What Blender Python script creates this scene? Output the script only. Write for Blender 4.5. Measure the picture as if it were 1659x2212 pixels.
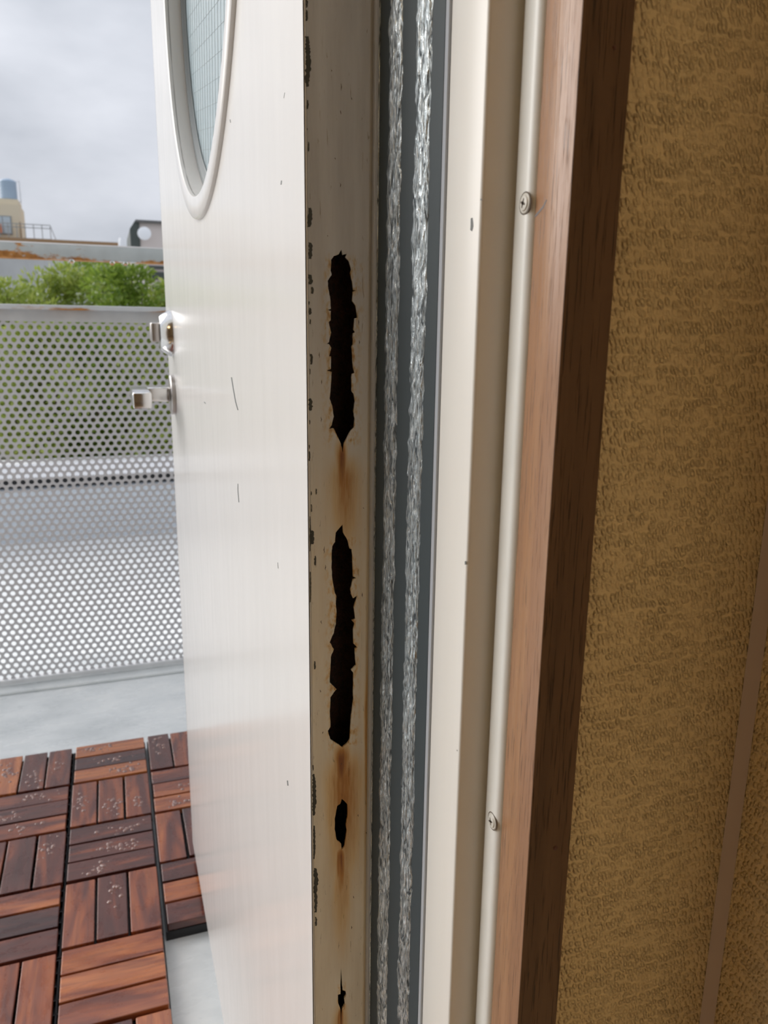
import bpy, bmesh, math, random
from mathutils import Vector, Matrix, noise

random.seed(7)
for o in list(bpy.data.objects):
    bpy.data.objects.remove(o)
scene = bpy.context.scene
COL = scene.collection

# ------------------------------------------------------------------ camera
CAMH = 0.90                       # camera height above the deck tiles
FPX, PW, PH = 1662.0, 1659.0, 2212.0
# world axes as seen in camera space (x right, y down, z forward)
RX = Vector((0.94276909, -0.06444883, 0.32715866))
RY = Vector((-0.33319766, -0.21996616, 0.91683925))
RZ = Vector((0.01287462, -0.97337620, -0.22885150))


def ray(px, py):
    v = Vector((px - PW / 2, py - PH / 2, FPX))
    return Vector((RX.dot(v), RY.dot(v), RZ.dot(v)))


def on_y(px, py, Y):
    r = ray(px, py)
    return r * (Y / r.y) + Vector((0, 0, CAMH))


def on_x(px, py, X):
    r = ray(px, py)
    return r * (X / r.x) + Vector((0, 0, CAMH))


cam = bpy.data.cameras.new("camera")
cam.sensor_fit = 'VERTICAL'
cam.sensor_height = 36.0
cam.lens = 36.0 * FPX / PH
cam.clip_start = 0.01
cam.clip_end = 600
cam.dof.use_dof = True
cam.dof.focus_distance = 0.44
cam.dof.aperture_fstop = cam.lens / 1.5
camo = bpy.data.objects.new("camera", cam)
COL.objects.link(camo)
m = Matrix(((RX.x, -RX.y, -RX.z), (RY.x, -RY.y, -RY.z), (RZ.x, -RZ.y, -RZ.z)))
camo.matrix_world = Matrix.Translation((0, 0, CAMH)) @ m.to_4x4()
scene.camera = camo

# ------------------------------------------------------------------ exposure
vs = scene.view_settings
vs.view_transform = 'Standard'
vs.look = 'None'
vs.exposure = 0.0
vs.gamma = 1.0
vs.use_curve_mapping = False
cy = scene.cycles
cy.max_bounces, cy.diffuse_bounces, cy.glossy_bounces, cy.transmission_bounces = 7, 4, 3, 6
cy.caustics_reflective = False
cy.caustics_refractive = False

# ------------------------------------------------------------------ sky and sun
world = bpy.data.worlds.new("overcast_sky")
scene.world = world
world.use_nodes = True
nt = world.node_tree
nt.nodes.clear()


def wn(t, **kw):
    n = nt.nodes.new(t)
    for k, v in kw.items():
        setattr(n, k, v)
    return n


tc = wn('ShaderNodeTexCoord')
sep = wn('ShaderNodeSeparateXYZ')
nt.links.new(tc.outputs['Generated'], sep.inputs[0])
mp = wn('ShaderNodeMapping')
mp.inputs['Scale'].default_value = (2.2, 2.2, 5.0)
nt.links.new(tc.outputs['Generated'], mp.inputs[0])
nz = wn('ShaderNodeTexNoise')
nz.inputs['Scale'].default_value = 1.9
nz.inputs['Detail'].default_value = 5
nz.inputs['Roughness'].default_value = 0.48
nt.links.new(mp.outputs[0], nz.inputs['Vector'])
cr = wn('ShaderNodeValToRGB')
cr.color_ramp.elements[0].position = 0.32
cr.color_ramp.elements[0].color = (0.50, 0.53, 0.59, 1)
cr.color_ramp.elements[1].position = 0.66
cr.color_ramp.elements[1].color = (0.72, 0.745, 0.81, 1)
nt.links.new(nz.outputs[0], cr.inputs[0])
# CIE-like overcast dome: brighter towards the zenith
el = wn('ShaderNodeMapRange')
el.inputs['From Min'].default_value = 0.0
el.inputs['From Max'].default_value = 1.0
el.inputs['To Min'].default_value = 0.97
el.inputs['To Max'].default_value = 1.55
nt.links.new(sep.outputs['Z'], el.inputs['Value'])
bg = wn('ShaderNodeBackground')
nt.links.new(cr.outputs[0], bg.inputs['Color'])
nt.links.new(el.outputs[0], bg.inputs['Strength'])
wo = wn('ShaderNodeOutputWorld')
nt.links.new(bg.outputs[0], wo.inputs[0])

sun = bpy.data.lights.new("sun_behind_cloud", 'SUN')
sun.energy = 3.2
sun.angle = math.radians(55)
sun.color = (1.0, 0.97, 0.93)
suno = bpy.data.objects.new("sun_behind_cloud", sun)
COL.objects.link(suno)
suno.rotation_euler = Vector((-0.66, 0.60, 0.46)).to_track_quat('Z', 'Y').to_euler()


# ------------------------------------------------------------------ materials
class Mat:
    """small wrapper that wires a principled material"""

    def __init__(self, name, color=(0.5, 0.5, 0.5), rough=0.5, metal=0.0, spec=0.5, coat=0.0):
        self.m = bpy.data.materials.new(name)
        self.m.use_nodes = True
        self.nt = self.m.node_tree
        self.p = self.nt.nodes['Principled BSDF']
        self.p.inputs['Base Color'].default_value = (*color, 1)
        self.p.inputs['Roughness'].default_value = rough
        self.p.inputs['Metallic'].default_value = metal
        self.p.inputs['Specular IOR Level'].default_value = spec
        self.p.inputs['Coat Weight'].default_value = coat
        self.p.inputs['Coat Roughness'].default_value = 0.1
        self.tc = self.n('ShaderNodeTexCoord')

    def n(self, t, **kw):
        x = self.nt.nodes.new(t)
        for k, v in kw.items():
            setattr(x, k, v)
        return x

    def l(self, a, b):
        self.nt.links.new(a, b)

    def coords(self, scale=(1, 1, 1), loc=(0, 0, 0), src=None, random_offset=False):
        mp = self.n('ShaderNodeMapping')
        mp.inputs['Scale'].default_value = scale
        mp.inputs['Location'].default_value = loc
        self.l(src or self.tc.outputs['Object'], mp.inputs[0])
        if random_offset:
            oi = self.n('ShaderNodeObjectInfo')
            mm = self.n('ShaderNodeMath', operation='MULTIPLY')
            mm.inputs[1].default_value = 57.0
            self.l(oi.outputs['Random'], mm.inputs[0])
            self.l(mm.outputs[0], mp.inputs['Location'])
        return mp.outputs[0]

    def noise(self, scale=(1, 1, 1), detail=3, rough=0.5, dist=0.0, loc=(0, 0, 0), random_offset=False):
        nz = self.n('ShaderNodeTexNoise')
        nz.inputs['Scale'].default_value = 1.0
        nz.inputs['Detail'].default_value = detail
        nz.inputs['Roughness'].default_value = rough
        nz.inputs['Distortion'].default_value = dist
        self.l(self.coords(scale, loc, random_offset=random_offset), nz.inputs['Vector'])
        return nz.outputs[0]

    def ramp(self, fac, stops):
        r = self.n('ShaderNodeValToRGB')
        e = r.color_ramp.elements
        while len(e) < len(stops):
            e.new(0.5)
        for i, (p, c) in enumerate(stops):
            e[i].position = p
            e[i].color = (*c, 1) if len(c) == 3 else c
        self.l(fac, r.inputs[0])
        return r.outputs[0]

    def g(self, fac, a, b, lo=0.0, hi=1.0):
        """smooth map of fac from [a,b] to [lo,hi]"""
        r = self.n('ShaderNodeMapRange', interpolation_type='SMOOTHSTEP')
        r.inputs['From Min'].default_value = a
        r.inputs['From Max'].default_value = b
        r.inputs['To Min'].default_value = lo
        r.inputs['To Max'].default_value = hi
        self.l(fac, r.inputs['Value'])
        return r.outputs[0]

    def math(self, op, a, b=None, c=None):
        x = self.n('ShaderNodeMath', operation=op)
        for i, v in enumerate((a, b, c)):
            if v is None:
                continue
            if isinstance(v, (int, float)):
                x.inputs[i].default_value = v
            else:
                self.l(v, x.inputs[i])
        return x.outputs[0]

    def mix(self, fac, a, b, blend='MIX'):
        x = self.n('ShaderNodeMix', data_type='RGBA', blend_type=blend)
        for i, v in ((0, fac), (6, a), (7, b)):
            if isinstance(v, (int, float)):
                x.inputs[i].default_value = v
            elif isinstance(v, tuple):
                x.inputs[i].default_value = (*v, 1)
            else:
                self.l(v, x.inputs[i])
        return x.outputs[2]

    def color(self, s):
        self.l(s, self.p.inputs['Base Color'])

    def rough(self, s):
        self.l(s, self.p.inputs['Roughness'])

    def bump(self, h, strength=0.3, dist=0.001):
        b = self.n('ShaderNodeBump')
        b.inputs['Strength'].default_value = strength
        b.inputs['Distance'].default_value = dist
        self.l(h, b.inputs['Height'])
        self.l(b.outputs[0], self.p.inputs['Normal'])


def mat(name, *a, **k):
    return Mat(name, *a, **k).m


# glossy white door enamel
M = Mat("white_door_enamel", (0.80, 0.785, 0.75), 0.2, spec=0.09)
s = M.noise((55, 55, 9), 3, 0.55)
M.color(M.ramp(s, [(0.3, (0.755, 0.74, 0.72)), (0.62, (0.77, 0.755, 0.735))]))
h = M.math('ADD', M.math('MULTIPLY', M.noise((70, 70, 45), 2), 1.0), M.math('MULTIPLY', M.noise((900, 900, 500), 2), 0.22))
M.bump(h, 0.05, 0.001)
M.rough(M.g(s, 0.3, 0.7, 0.18, 0.20))
DOOR = M.m

# enamel of the hinge edge with rust runs below the holes
YD = 0.357


def stain_specs():
    out = []
    # px x, px y top, px y full, px y end, half width px, strength
    for (x, y0, y1, y2, w, k) in [
        (739, 935, 985, 1150, 11, 1.0), (746, 960, 1040, 1260, 30, 0.6),
        (738, 1590, 1640, 1780, 17, 1.0), (744, 1600, 1690, 2010, 38, 0.72),
        (737, 1815, 1850, 1990, 9, 0.95), (740, 1820, 1900, 2130, 24, 0.4),
        (735, 2165, 2195, 2330, 7, 1.0), (735, 2150, 2210, 2400, 16, 0.5),
        (793, 1360, 1560, 1950, 3.5, 0.5),
    ]:
        a, b, c = on_y(x, y0, YD), on_y(x, y1, YD), on_y(x, y2, YD)
        out.append((a.x, a.z, b.z, c.z, w * 0.000224, k))
    return out


M = Mat("rust_streaked_enamel", (0.74, 0.69, 0.58), 0.42)
sx = M.n('ShaderNodeSeparateXYZ')
M.l(M.tc.outputs['Object'], sx.inputs[0])
wob = M.math('MULTIPLY', M.math('SUBTRACT', M.noise((260, 260, 22), 3), 0.5), 0.004)
X = M.math('ADD', sx.outputs['X'], wob)
Z = sx.outputs['Z']
tot = None
for (x0, za, zb, zc, w, k) in stain_specs():
    d = M.math('DIVIDE', M.math('SUBTRACT', X, x0), w)
    gx = M.math('POWER', 2.718, M.math('MULTIPLY', M.math('MULTIPLY', d, d), -1.0))
    gz = M.math('MULTIPLY', M.g(Z, za, zb), M.g(Z, zc, zb))
    v = M.math('MULTIPLY', M.math('MULTIPLY', gx, gz), k)
    tot = v if tot is None else M.math('MAXIMUM', tot, v)
# rusty rims round the two long holes
for (xc, yt, yb, hw) in [(740, 560, 960, 30), (740, 1160, 1620, 28), (737, 1730, 1830, 14), (737, 2130, 2200, 9)]:
    t, b = on_y(xc, yt, YD), on_y(xc, yb, YD)
    d = M.math('DIVIDE', M.math('SUBTRACT', X, t.x), hw * 1.25 * 0.000224)
    d2 = M.math('MULTIPLY', d, d)
    gx = M.math('POWER', 2.718, M.math('MULTIPLY', M.math('MULTIPLY', d2, d2), -1.0))
    gz = M.math('MULTIPLY', M.g(Z, t.z + 0.004, t.z - 0.004), M.g(Z, b.z - 0.004, b.z + 0.004))
    n1 = M.g(M.noise((420, 420, 180), 3, 0.6), 0.42, 0.72)
    tot = M.math('MAXIMUM', tot, M.math('MULTIPLY', M.math('MULTIPLY', gx, gz), M.math('MULTIPLY', n1, 0.75)))
breakup = M.g(M.noise((700, 700, 60), 4, 0.6), 0.2, 0.75, 0.72, 1.12)
tot = M.math('MULTIPLY', tot, breakup)
M.nt.nodes.active = None
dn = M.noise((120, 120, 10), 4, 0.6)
bounce_lit = M.ramp(dn, [(0.3, (0.78, 0.72, 0.61)), (0.65, (0.90, 0.86, 0.76))])
cool_lit = M.ramp(dn, [(0.3, (0.49, 0.50, 0.525)), (0.65, (0.61, 0.63, 0.66))])
lit_enamel = M.mix(M.g(M.math('ADD', Z, M.math('MULTIPLY', dn, 0.12)), 0.99, 0.80), cool_lit, bounce_lit)   # cool light above and warm floor bounce below, painted into the enamel
crk = M.g(M.noise((900, 900, 95), 4, 0.62, 0.6), 0.655, 0.70)
lit_enamel = M.mix(M.math('MULTIPLY', crk, 0.55), lit_enamel, (0.22, 0.17, 0.11))
M.color(M.mix(1.0, lit_enamel, M.ramp(tot, [(0.0, (1, 1, 1)), (0.25, (0.92, 0.74, 0.48)), (0.6, (0.62, 0.31, 0.085)),
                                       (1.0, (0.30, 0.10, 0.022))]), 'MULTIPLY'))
M.bump(M.math('ADD', M.math('MULTIPLY', crk, -1.0), M.noise((300, 300, 60), 3)), 0.35, 0.0007)
EDGE = M.m

M = Mat("dark_rust", (0.018, 0.009, 0.007), 0.85)
M.color(M.ramp(M.noise((500, 500, 300), 4, 0.7), [(0.35, (0.006, 0.004, 0.004)), (0.7, (0.05, 0.016, 0.007))]))
M.bump(M.noise((900, 900, 700), 3), 0.8, 0.002)
RUST = M.m
CHIP = mat("bare_primer_grey", (0.055, 0.058, 0.052), 0.6)
SCR = mat("grey_scratch", (0.16, 0.165, 0.16), 0.6)
CRACKED = mat("brown_crack", (0.10, 0.07, 0.045), 0.8)

# cream steel frame
M = Mat("cream_frame_enamel", (0.80, 0.765, 0.69), 0.33)
M.color(M.ramp(M.noise((40, 40, 4), 3), [(0.3, (0.845, 0.82, 0.765)), (0.7, (0.875, 0.85, 0.80))]))
M.bump(M.noise((160, 160, 40), 3), 0.06, 0.001)
CREAM = M.m
GREYLIP = mat("pale_grey_vinyl", (0.50, 0.53, 0.58), 0.35)

M = Mat("slate_rubber", (0.066, 0.086, 0.098), 0.5, spec=0.3)
M.bump(M.noise((700, 700, 200), 2), 0.08, 0.0005)
RUBBER = M.m
M = Mat("crinkled_rubber", (0.60, 0.64, 0.66), 0.3, metal=0.93)
cn = M.noise((560, 560, 105), 4, 0.62, 1.6)
M.color(M.ramp(cn, [(0.36, (0.09, 0.105, 0.115)), (0.5, (0.42, 0.465, 0.485)), (0.64, (0.76, 0.81, 0.83))]))
M.rough(M.g(cn, 0.36, 0.62, 0.5, 0.24))
M.bump(cn, 0.5, 0.0012)
CRINKLE = M.m

M = Mat("white_resin_strip", (0.78, 0.77, 0.71), 0.32)
M.color(M.ramp(M.noise((200, 200, 50), 3), [(0.3, (0.82, 0.815, 0.77)), (0.6, (0.86, 0.855, 0.81))]))
STRIP = M.m
SCREW = mat("painted_screw", (0.70, 0.68, 0.62), 0.35)
SLOT = mat("screw_recess", (0.13, 0.10, 0.07), 0.6)

# brown stained wood (grain along z)
M = Mat("brown_stained_wood", (0.25, 0.14, 0.08), 0.38, spec=0.6)
base = M.ramp(M.noise((70, 70, 3.0), 4, 0.55, 0.8), [(0.25, (0.25, 0.125, 0.06)), (0.5, (0.34, 0.175, 0.088)), (0.75, (0.42, 0.235, 0.125))])
pores = M.g(M.noise((1500, 1500, 42), 3, 0.6), 0.57, 0.66)
M.color(M.mix(M.math('MULTIPLY', pores, 0.7), base, (0.085, 0.043, 0.024)))
M.bump(M.math('ADD', M.math('MULTIPLY', pores, -1.0), M.math('MULTIPLY', M.noise((900, 900, 20), 3), 0.6)), 0.25, 0.0006)
M.rough(M.g(M.noise((90, 90, 14), 3), 0.3, 0.7, 0.3, 0.42))
WOOD = M.m
M = Mat("shaded_casing_wood", (0.10, 0.055, 0.03), 0.5, spec=0.3)  # casing wood again, with room-side shade darkened into its colour
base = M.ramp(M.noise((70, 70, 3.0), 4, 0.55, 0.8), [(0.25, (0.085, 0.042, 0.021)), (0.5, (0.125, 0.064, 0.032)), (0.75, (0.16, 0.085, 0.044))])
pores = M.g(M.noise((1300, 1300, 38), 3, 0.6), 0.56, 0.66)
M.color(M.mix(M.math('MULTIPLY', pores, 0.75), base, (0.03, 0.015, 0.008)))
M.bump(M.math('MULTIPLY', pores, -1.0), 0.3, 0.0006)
SHADEWOOD = M.m
PUTTY = mat("red_brown_filler", (0.10, 0.03, 0.02), 0.5)
PENCIL = mat("pencil_grey", (0.17, 0.15, 0.15), 0.6)

# embossed wallpaper
M = Mat("embossed_wallpaper", (0.62, 0.43, 0.215), 0.72, spec=0.25)
sx = M.n('ShaderNodeSeparateXYZ')
M.l(M.tc.outputs['Object'], sx.inputs[0])
jx = M.math('MULTIPLY', M.math('SUBTRACT', M.noise((140, 140, 140), 2), 0.5), 0.0022)
jz = M.math('MULTIPLY', M.math('SUBTRACT', M.noise((110, 110, 110), 2, loc=(7, 3, 1)), 0.5), 0.0018)
U = M.math('ADD', M.math('ADD', sx.outputs['X'], sx.outputs['Y']), jx)
V = M.math('ADD', sx.outputs['Z'], jz)
cv = M.n('ShaderNodeCombineXYZ')
M.l(M.math('ADD', M.math('MULTIPLY', U, 430.0), M.math('MULTIPLY', V, 120.0)), cv.inputs[0])
M.l(M.math('MULTIPLY', V, 290.0), cv.inputs[1])
vor = M.n('ShaderNodeTexVoronoi', feature='F1', voronoi_dimensions='2D')
vor.inputs['Scale'].default_value = 1.0
vor.inputs['Randomness'].default_value = 0.72
M.l(cv.outputs[0], vor.inputs['Vector'])
dome = M.g(vor.outputs['Distance'], 0.62, 0.12)
row = M.math('SINE', M.math('MULTIPLY', V, 2 * math.pi / 0.0041))
big = M.noise((60, 60, 200), 3, 0.6, 0.5)
hh = M.math('ADD', M.math('MULTIPLY', dome, M.g(big, 0.3, 0.7, 0.35, 1.0)),
            M.math('ADD', M.math('MULTIPLY', row, 0.16), M.math('ADD', M.math('MULTIPLY', big, 0.7), M.math('MULTIPLY', M.noise((700, 700, 500), 3), 0.3))))
M.bump(hh, 1.0, 0.0017)
M.color(M.ramp(M.noise((12, 12, 9), 3), [(0.25, (0.77, 0.60, 0.355)), (0.7, (0.86, 0.69, 0.43))]))
PAPER = M.m
CAULK = mat("pale_caulk", (0.58, 0.48, 0.45), 0.7)

# room shell hidden behind the camera
CEILM = mat("cream_ceiling", (0.74, 0.68, 0.56), 0.8)
FLOORM = Mat("brown_floorboards", (0.30, 0.19, 0.11), 0.4)
FLOORM.color(FLOORM.ramp(FLOORM.noise((14, 1.4, 1), 4), [(0.3, (0.42, 0.32, 0.21)), (0.7, (0.58, 0.46, 0.32))]))
FLOORM = FLOORM.m
M = Mat("grey_render", (0.55, 0.55, 0.53), 0.85)
M.bump(M.noise((90, 90, 90), 4), 0.4, 0.003)
FACADE = M.m

# wet concrete of the balcony
M = Mat("wet_concrete", (0.40, 0.42, 0.42), 0.3, spec=0.5)
wet = M.noise((7, 11, 7), 5, 0.6)
M.color(M.ramp(wet, [(0.3, (0.60, 0.63, 0.635)), (0.55, (0.74, 0.765, 0.765)), (0.75, (0.82, 0.835, 0.82))]))
M.rough(M.ramp(M.noise((9, 22, 9), 4, 0.6, loc=(3, 1, 0)), [(0.38, (0.09,) * 3), (0.62, (0.5,) * 3)]))
M.bump(M.noise((60, 60, 60), 4, 0.6), 0.25, 0.002)
CONC = M.m

# galvanised steel with rust
M = Mat("galvanised_steel", (0.48, 0.50, 0.51), 0.42, metal=0.2)
M.color(M.ramp(M.noise((30, 30, 30), 3), [(0.3, (0.64, 0.645, 0.655)), (0.7, (0.72, 0.725, 0.73))]))
GALV = M.m
M = Mat("grey_perforated_steel", (0.60, 0.59, 0.60), 0.5, metal=0.1)
PERF = M.m


def rusty(name, z0, z1, amount, blot=(11, 11, 40), base=(0.44, 0.475, 0.48)):
    M = Mat(name, base, 0.5, metal=0.25)
    sx = M.n('ShaderNodeSeparateXYZ')
    M.l(M.tc.outputs['Object'], sx.inputs[0])
    low = M.g(sx.outputs['Z'], z1, z0)
    n1 = M.noise(blot, 5, 0.65)
    left = M.g(sx.outputs['X'], 0.10, -0.30, 0.0, 0.17)
    f = M.math('ADD', M.math('ADD', n1, M.math('MULTIPLY', low, amount)), left)
    k = M.g(f, 0.655, 0.80)
    col = M.mix(k, M.ramp(M.noise((25, 25, 25), 3), [(0.3, base), (0.7, tuple(min(1, c * 1.15) for c in base))]),
                M.ramp(M.noise((60, 60, 60), 4), [(0.3, (0.30, 0.12, 0.03)), (0.7, (0.62, 0.30, 0.09))]))
    M.color(col)
    M.rough(M.g(k, 0, 1, 0.42, 0.85))
    return M.m


RUSTRAIL = rusty("rusting_handrail", 1.054, 1.082, 0.31, (18, 18, 34), (0.50, 0.54, 0.55))
RUSTLIP = rusty("rusting_lip", 0.935, 0.956, 0.22, (6, 6, 30), (0.60, 0.62, 0.64))
CHROME = mat("satin_chrome", (0.72, 0.71, 0.70), 0.16, metal=1.0)
NICKEL = mat("brushed_nickel", (0.48, 0.45, 0.43), 0.3, metal=0.9)

# deck slats
M = Mat("wet_acacia", (0.3, 0.1, 0.05), 0.3, spec=0.6, coat=0.7)
oi = M.n('ShaderNodeObjectInfo')
grain = M.noise((9, 130, 130), 4, 0.6, 0.6, random_offset=True)
broad = M.noise((6, 38, 38), 3, 0.5, 0.9, random_offset=True)
mixf = M.math('ADD', M.math('MULTIPLY', M.math('SUBTRACT', oi.outputs['Random'], 0.5), 0.55), broad)
c1 = M.ramp(mixf, [(0.18, (0.040, 0.012, 0.011)), (0.45, (0.11, 0.028, 0.018)), (0.62, (0.27, 0.070, 0.026)), (0.88, (0.50, 0.165, 0.05))])
M.color(M.mix(M.math('MULTIPLY', M.g(grain, 0.4, 0.75), 0.55), c1, (0.10, 0.026, 0.018)))
M.rough(M.ramp(M.noise((30, 60, 30), 4, 0.6, random_offset=True), [(0.35, (0.2,) * 3), (0.65, (0.46,) * 3)]))
M.bump(grain, 0.25, 0.0012)
SLAT = M.m
BASEM = mat("black_plastic_grid", (0.012, 0.012, 0.013), 0.5)
M = Mat("rain_water", (1, 1, 1), 0.03)
M.p.inputs['Transmission Weight'].default_value = 1.0
M.p.inputs['IOR'].default_value = 1.33
WATER = M.m
BEADS = mat("rain_beads_on_wood", (0.20, 0.075, 0.05), 0.04, spec=0.9, coat=1.0)

# door glass
M = Mat("frosted_wired_glass", (0.62, 0.70, 0.72), 0.25)
tr = M.n('ShaderNodeBsdfTranslucent')
tr.inputs['Color'].default_value = (0.72, 0.80, 0.82, 1)
gn = M.noise((420, 420, 120), 3, 0.6)
bmp = M.n('ShaderNodeBump')
bmp.inputs['Strength'].default_value = 0.6
bmp.inputs['Distance'].default_value = 0.001
M.l(gn, bmp.inputs['Height'])
M.l(bmp.outputs[0], M.p.inputs['Normal'])
M.l(bmp.outputs[0], tr.inputs['Normal'])
ms = M.n('ShaderNodeMixShader')
ms.inputs[0].default_value = 0.45
M.l(tr.outputs[0], ms.inputs[1])
M.l(M.p.outputs[0], ms.inputs[2])
M.l(ms.outputs[0], M.nt.nodes['Material Output'].inputs[0])
M.color(M.ramp(gn, [(0.3, (0.52, 0.60, 0.63)), (0.7, (0.72, 0.78, 0.80))]))
GLASS = M.m
WIRE = mat("embedded_wire", (0.30, 0.34, 0.35), 0.5)
GROOVE = mat("grey_glazing_bead", (0.20, 0.22, 0.225), 0.5)

# surroundings
M = Mat("pale_roof_coating", (0.86, 0.87, 0.86), 0.35)
M.color(M.ramp(M.noise((0.8, 1.1, 1), 4), [(0.3, (0.80, 0.815, 0.81)), (0.7, (0.90, 0.905, 0.89))]))
ROOFW = M.m
PARAPET = mat("blue_grey_parapet", (0.50, 0.535, 0.57), 0.7)
COPING = mat("white_coping", (0.84, 0.84, 0.86), 0.5)
SHADOWGAP = mat("recess_shadow", (0.03, 0.03, 0.03), 0.8)  # near-black colour stands in for the shade under the coping
M = Mat("soil", (0.09, 0.075, 0.05), 0.9)
M.color(M.ramp(M.noise((5, 5, 5), 4), [(0.3, (0.05, 0.045, 0.03)), (0.7, (0.10, 0.10, 0.05))]))
SOIL = M.m


def leafmat(name, a, b, c):
    M = Mat(name, a, 0.45)
    v = M.n('ShaderNodeVertexColor', layer_name='leaf')
    M.color(M.ramp(v.outputs[0], [(0.0, a), (0.5, b), (1.0, c)]))
    tr = M.n('ShaderNodeBsdfTranslucent')
    M.l(M.ramp(v.outputs[0], [(0.0, b), (1.0, c)]), tr.inputs[0])
    ms = M.n('ShaderNodeMixShader')
    ms.inputs[0].default_value = 0.35
    M.l(M.p.outputs[0], ms.inputs[1])
    M.l(tr.outputs[0], ms.inputs[2])
    M.l(ms.outputs[0], M.nt.nodes['Material Output'].inputs[0])
    return M.m


LEAF = leafmat("bright_leaf", (0.10, 0.16, 0.02), (0.29, 0.38, 0.055), (0.52, 0.56, 0.16))
LEAF2 = leafmat("deep_leaf", (0.07, 0.14, 0.016), (0.20, 0.31, 0.035), (0.38, 0.48, 0.09))
BARK = mat("brown_bark", (0.13, 0.09, 0.06), 0.85)
M = Mat("grey_concrete_wall", (0.52, 0.53, 0.53), 0.85)
M.color(M.ramp(M.noise((0.35, 0.35, 0.2), 5, 0.6), [(0.3, (0.44, 0.45, 0.455)), (0.7, (0.60, 0.61, 0.61))]))
CWALL = M.m
COPPER = mat("brown_eave", (0.33, 0.20, 0.10), 0.5)
BEIGE = mat("beige_wall", (0.70, 0.62, 0.47), 0.8)
TANK = mat("blue_grey_tank", (0.33, 0.43, 0.55), 0.5)
STEELG = mat("roof_rail_steel", (0.36, 0.38, 0.38), 0.5)
WINF = mat("window_frame_grey", (0.28, 0.30, 0.31), 0.5)
PANE = mat("pale_pane", (0.50, 0.58, 0.63), 0.15)
SLATE = mat("dark_green_cladding", (0.07, 0.085, 0.08), 0.6)
PINKW = mat("pinkish_render", (0.72, 0.65, 0.62), 0.8)
DARKR = mat("dark_roof_edge", (0.15, 0.15, 0.15), 0.6)
WHITEP = mat("white_dish", (0.88, 0.90, 0.93), 0.4)
ORANGE = mat("orange_cloth", (0.75, 0.22, 0.08), 0.7)
ASPH = mat("far_ground", (0.28, 0.29, 0.27), 0.9)


# ------------------------------------------------------------------ mesh helpers
class MB:
    def __init__(self):
        self.v, self.f = [], []

    def quad(self, *p):
        i = len(self.v)
        self.v += [tuple(q) for q in p]
        self.f.append(tuple(range(i, i + len(p))))
        return self

    def box(self, x0, x1, y0, y1, z0, z1):
        i = len(self.v)
        self.v += [(x, y, z) for x in (x0, x1) for y in (y0, y1) for z in (z0, z1)]
        for q in ((0, 1, 3, 2), (4, 6, 7, 5), (0, 4, 5, 1), (2, 3, 7, 6), (0, 2, 6, 4), (1, 5, 7, 3)):
            self.f.append(tuple(i + k for k in q))
        return self

    def tube(self, a, b, r, r2=None, n=12, caps=True):
        a, b = Vector(a), Vector(b)
        r2 = r if r2 is None else r2
        d = (b - a).normalized()
        u = d.orthogonal().normalized()
        w = d.cross(u)
        i = len(self.v)
        for k in range(n):
            t = 2 * math.pi * k / n
            e = u * math.cos(t) + w * math.sin(t)
            self.v.append(tuple(a + e * r))
            self.v.append(tuple(b + e * r2))
        for k in range(n):
            j = (k + 1) % n
            self.f.append((i + 2 * k, i + 2 * j, i + 2 * j + 1, i + 2 * k + 1))
        if caps:
            self.f.append(tuple(i + 2 * k for k in reversed(range(n))))
            self.f.append(tuple(i + 2 * k + 1 for k in range(n)))
        return self

    def lathe(self, c, axis, prof, n=32):
        """prof: list of (offset along axis, radius)"""
        c, d = Vector(c), Vector(axis).normalized()
        u = d.orthogonal().normalized()
        w = d.cross(u)
        i = len(self.v)
        for (t, r) in prof:
            for k in range(n):
                a = 2 * math.pi * k / n
                self.v.append(tuple(c + d * t + (u * math.cos(a) + w * math.sin(a)) * r))
        for s in range(len(prof) - 1):
            for k in range(n):
                j = (k + 1) % n
                self.f.append((i + s * n + k, i + s * n + j, i + (s + 1) * n + j, i + (s + 1) * n + k))
        self.f.append(tuple(i + k for k in reversed(range(n))))
        self.f.append(tuple(i + (len(prof) - 1) * n + k for k in range(n)))
        return self

    def build(self, name, material, parent=None, bevel=0.0, seg=2, smooth=False):
        me = bpy.data.meshes.new(name)
        me.from_pydata(self.v, [], self.f)
        bm = bmesh.new()
        bm.from_mesh(me)
        bmesh.ops.recalc_face_normals(bm, faces=bm.faces)
        if bevel > 0:
            es = [e for e in bm.edges if len(e.link_faces) == 2 and e.calc_face_angle() > 0.6]
            bmesh.ops.bevel(bm, geom=es, offset=bevel, segments=seg, profile=0.5, affect='EDGES', clamp_overlap=True)
        bm.to_mesh(me)
        bm.free()
        me.materials.append(material)
        if smooth or bevel > 0:
            for p in me.polygons:
                p.use_smooth = True
            if bevel > 0 and not smooth:
                for p in me.polygons:
                    p.use_smooth = False
        return link(name, me, parent)


def link(name, me, parent=None):
    o = bpy.data.objects.new(name, me)
    COL.objects.link(o)
    if parent is not None:
        o.parent = parent
        o.matrix_parent_inverse = Matrix.Translation(-Vector(parent.location))
    return o


def smooth_by_angle(o, deg=35):
    me = o.data
    for p in me.polygons:
        p.use_smooth = True
    try:
        me.set_sharp_from_angle(angle=math.radians(deg))
    except Exception:
        pass
    return o


def thing(name, loc, label, cat, group=None):
    o = bpy.data.objects.new(name, None)
    o.empty_display_size = 0.02
    o.location = loc
    COL.objects.link(o)
    return tag(o, label, cat, group)


def tag(o, label=None, cat=None, group=None, kind=None):
    if label:
        o["label"] = label
    if cat:
        o["category"] = cat
    if group:
        o["group"] = group
    if kind:
        o["kind"] = kind
    return o


def struct_empty(name, loc, label, cat):
    o = thing(name, loc, label, cat)
    o["kind"] = "structure"
    return o


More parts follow.
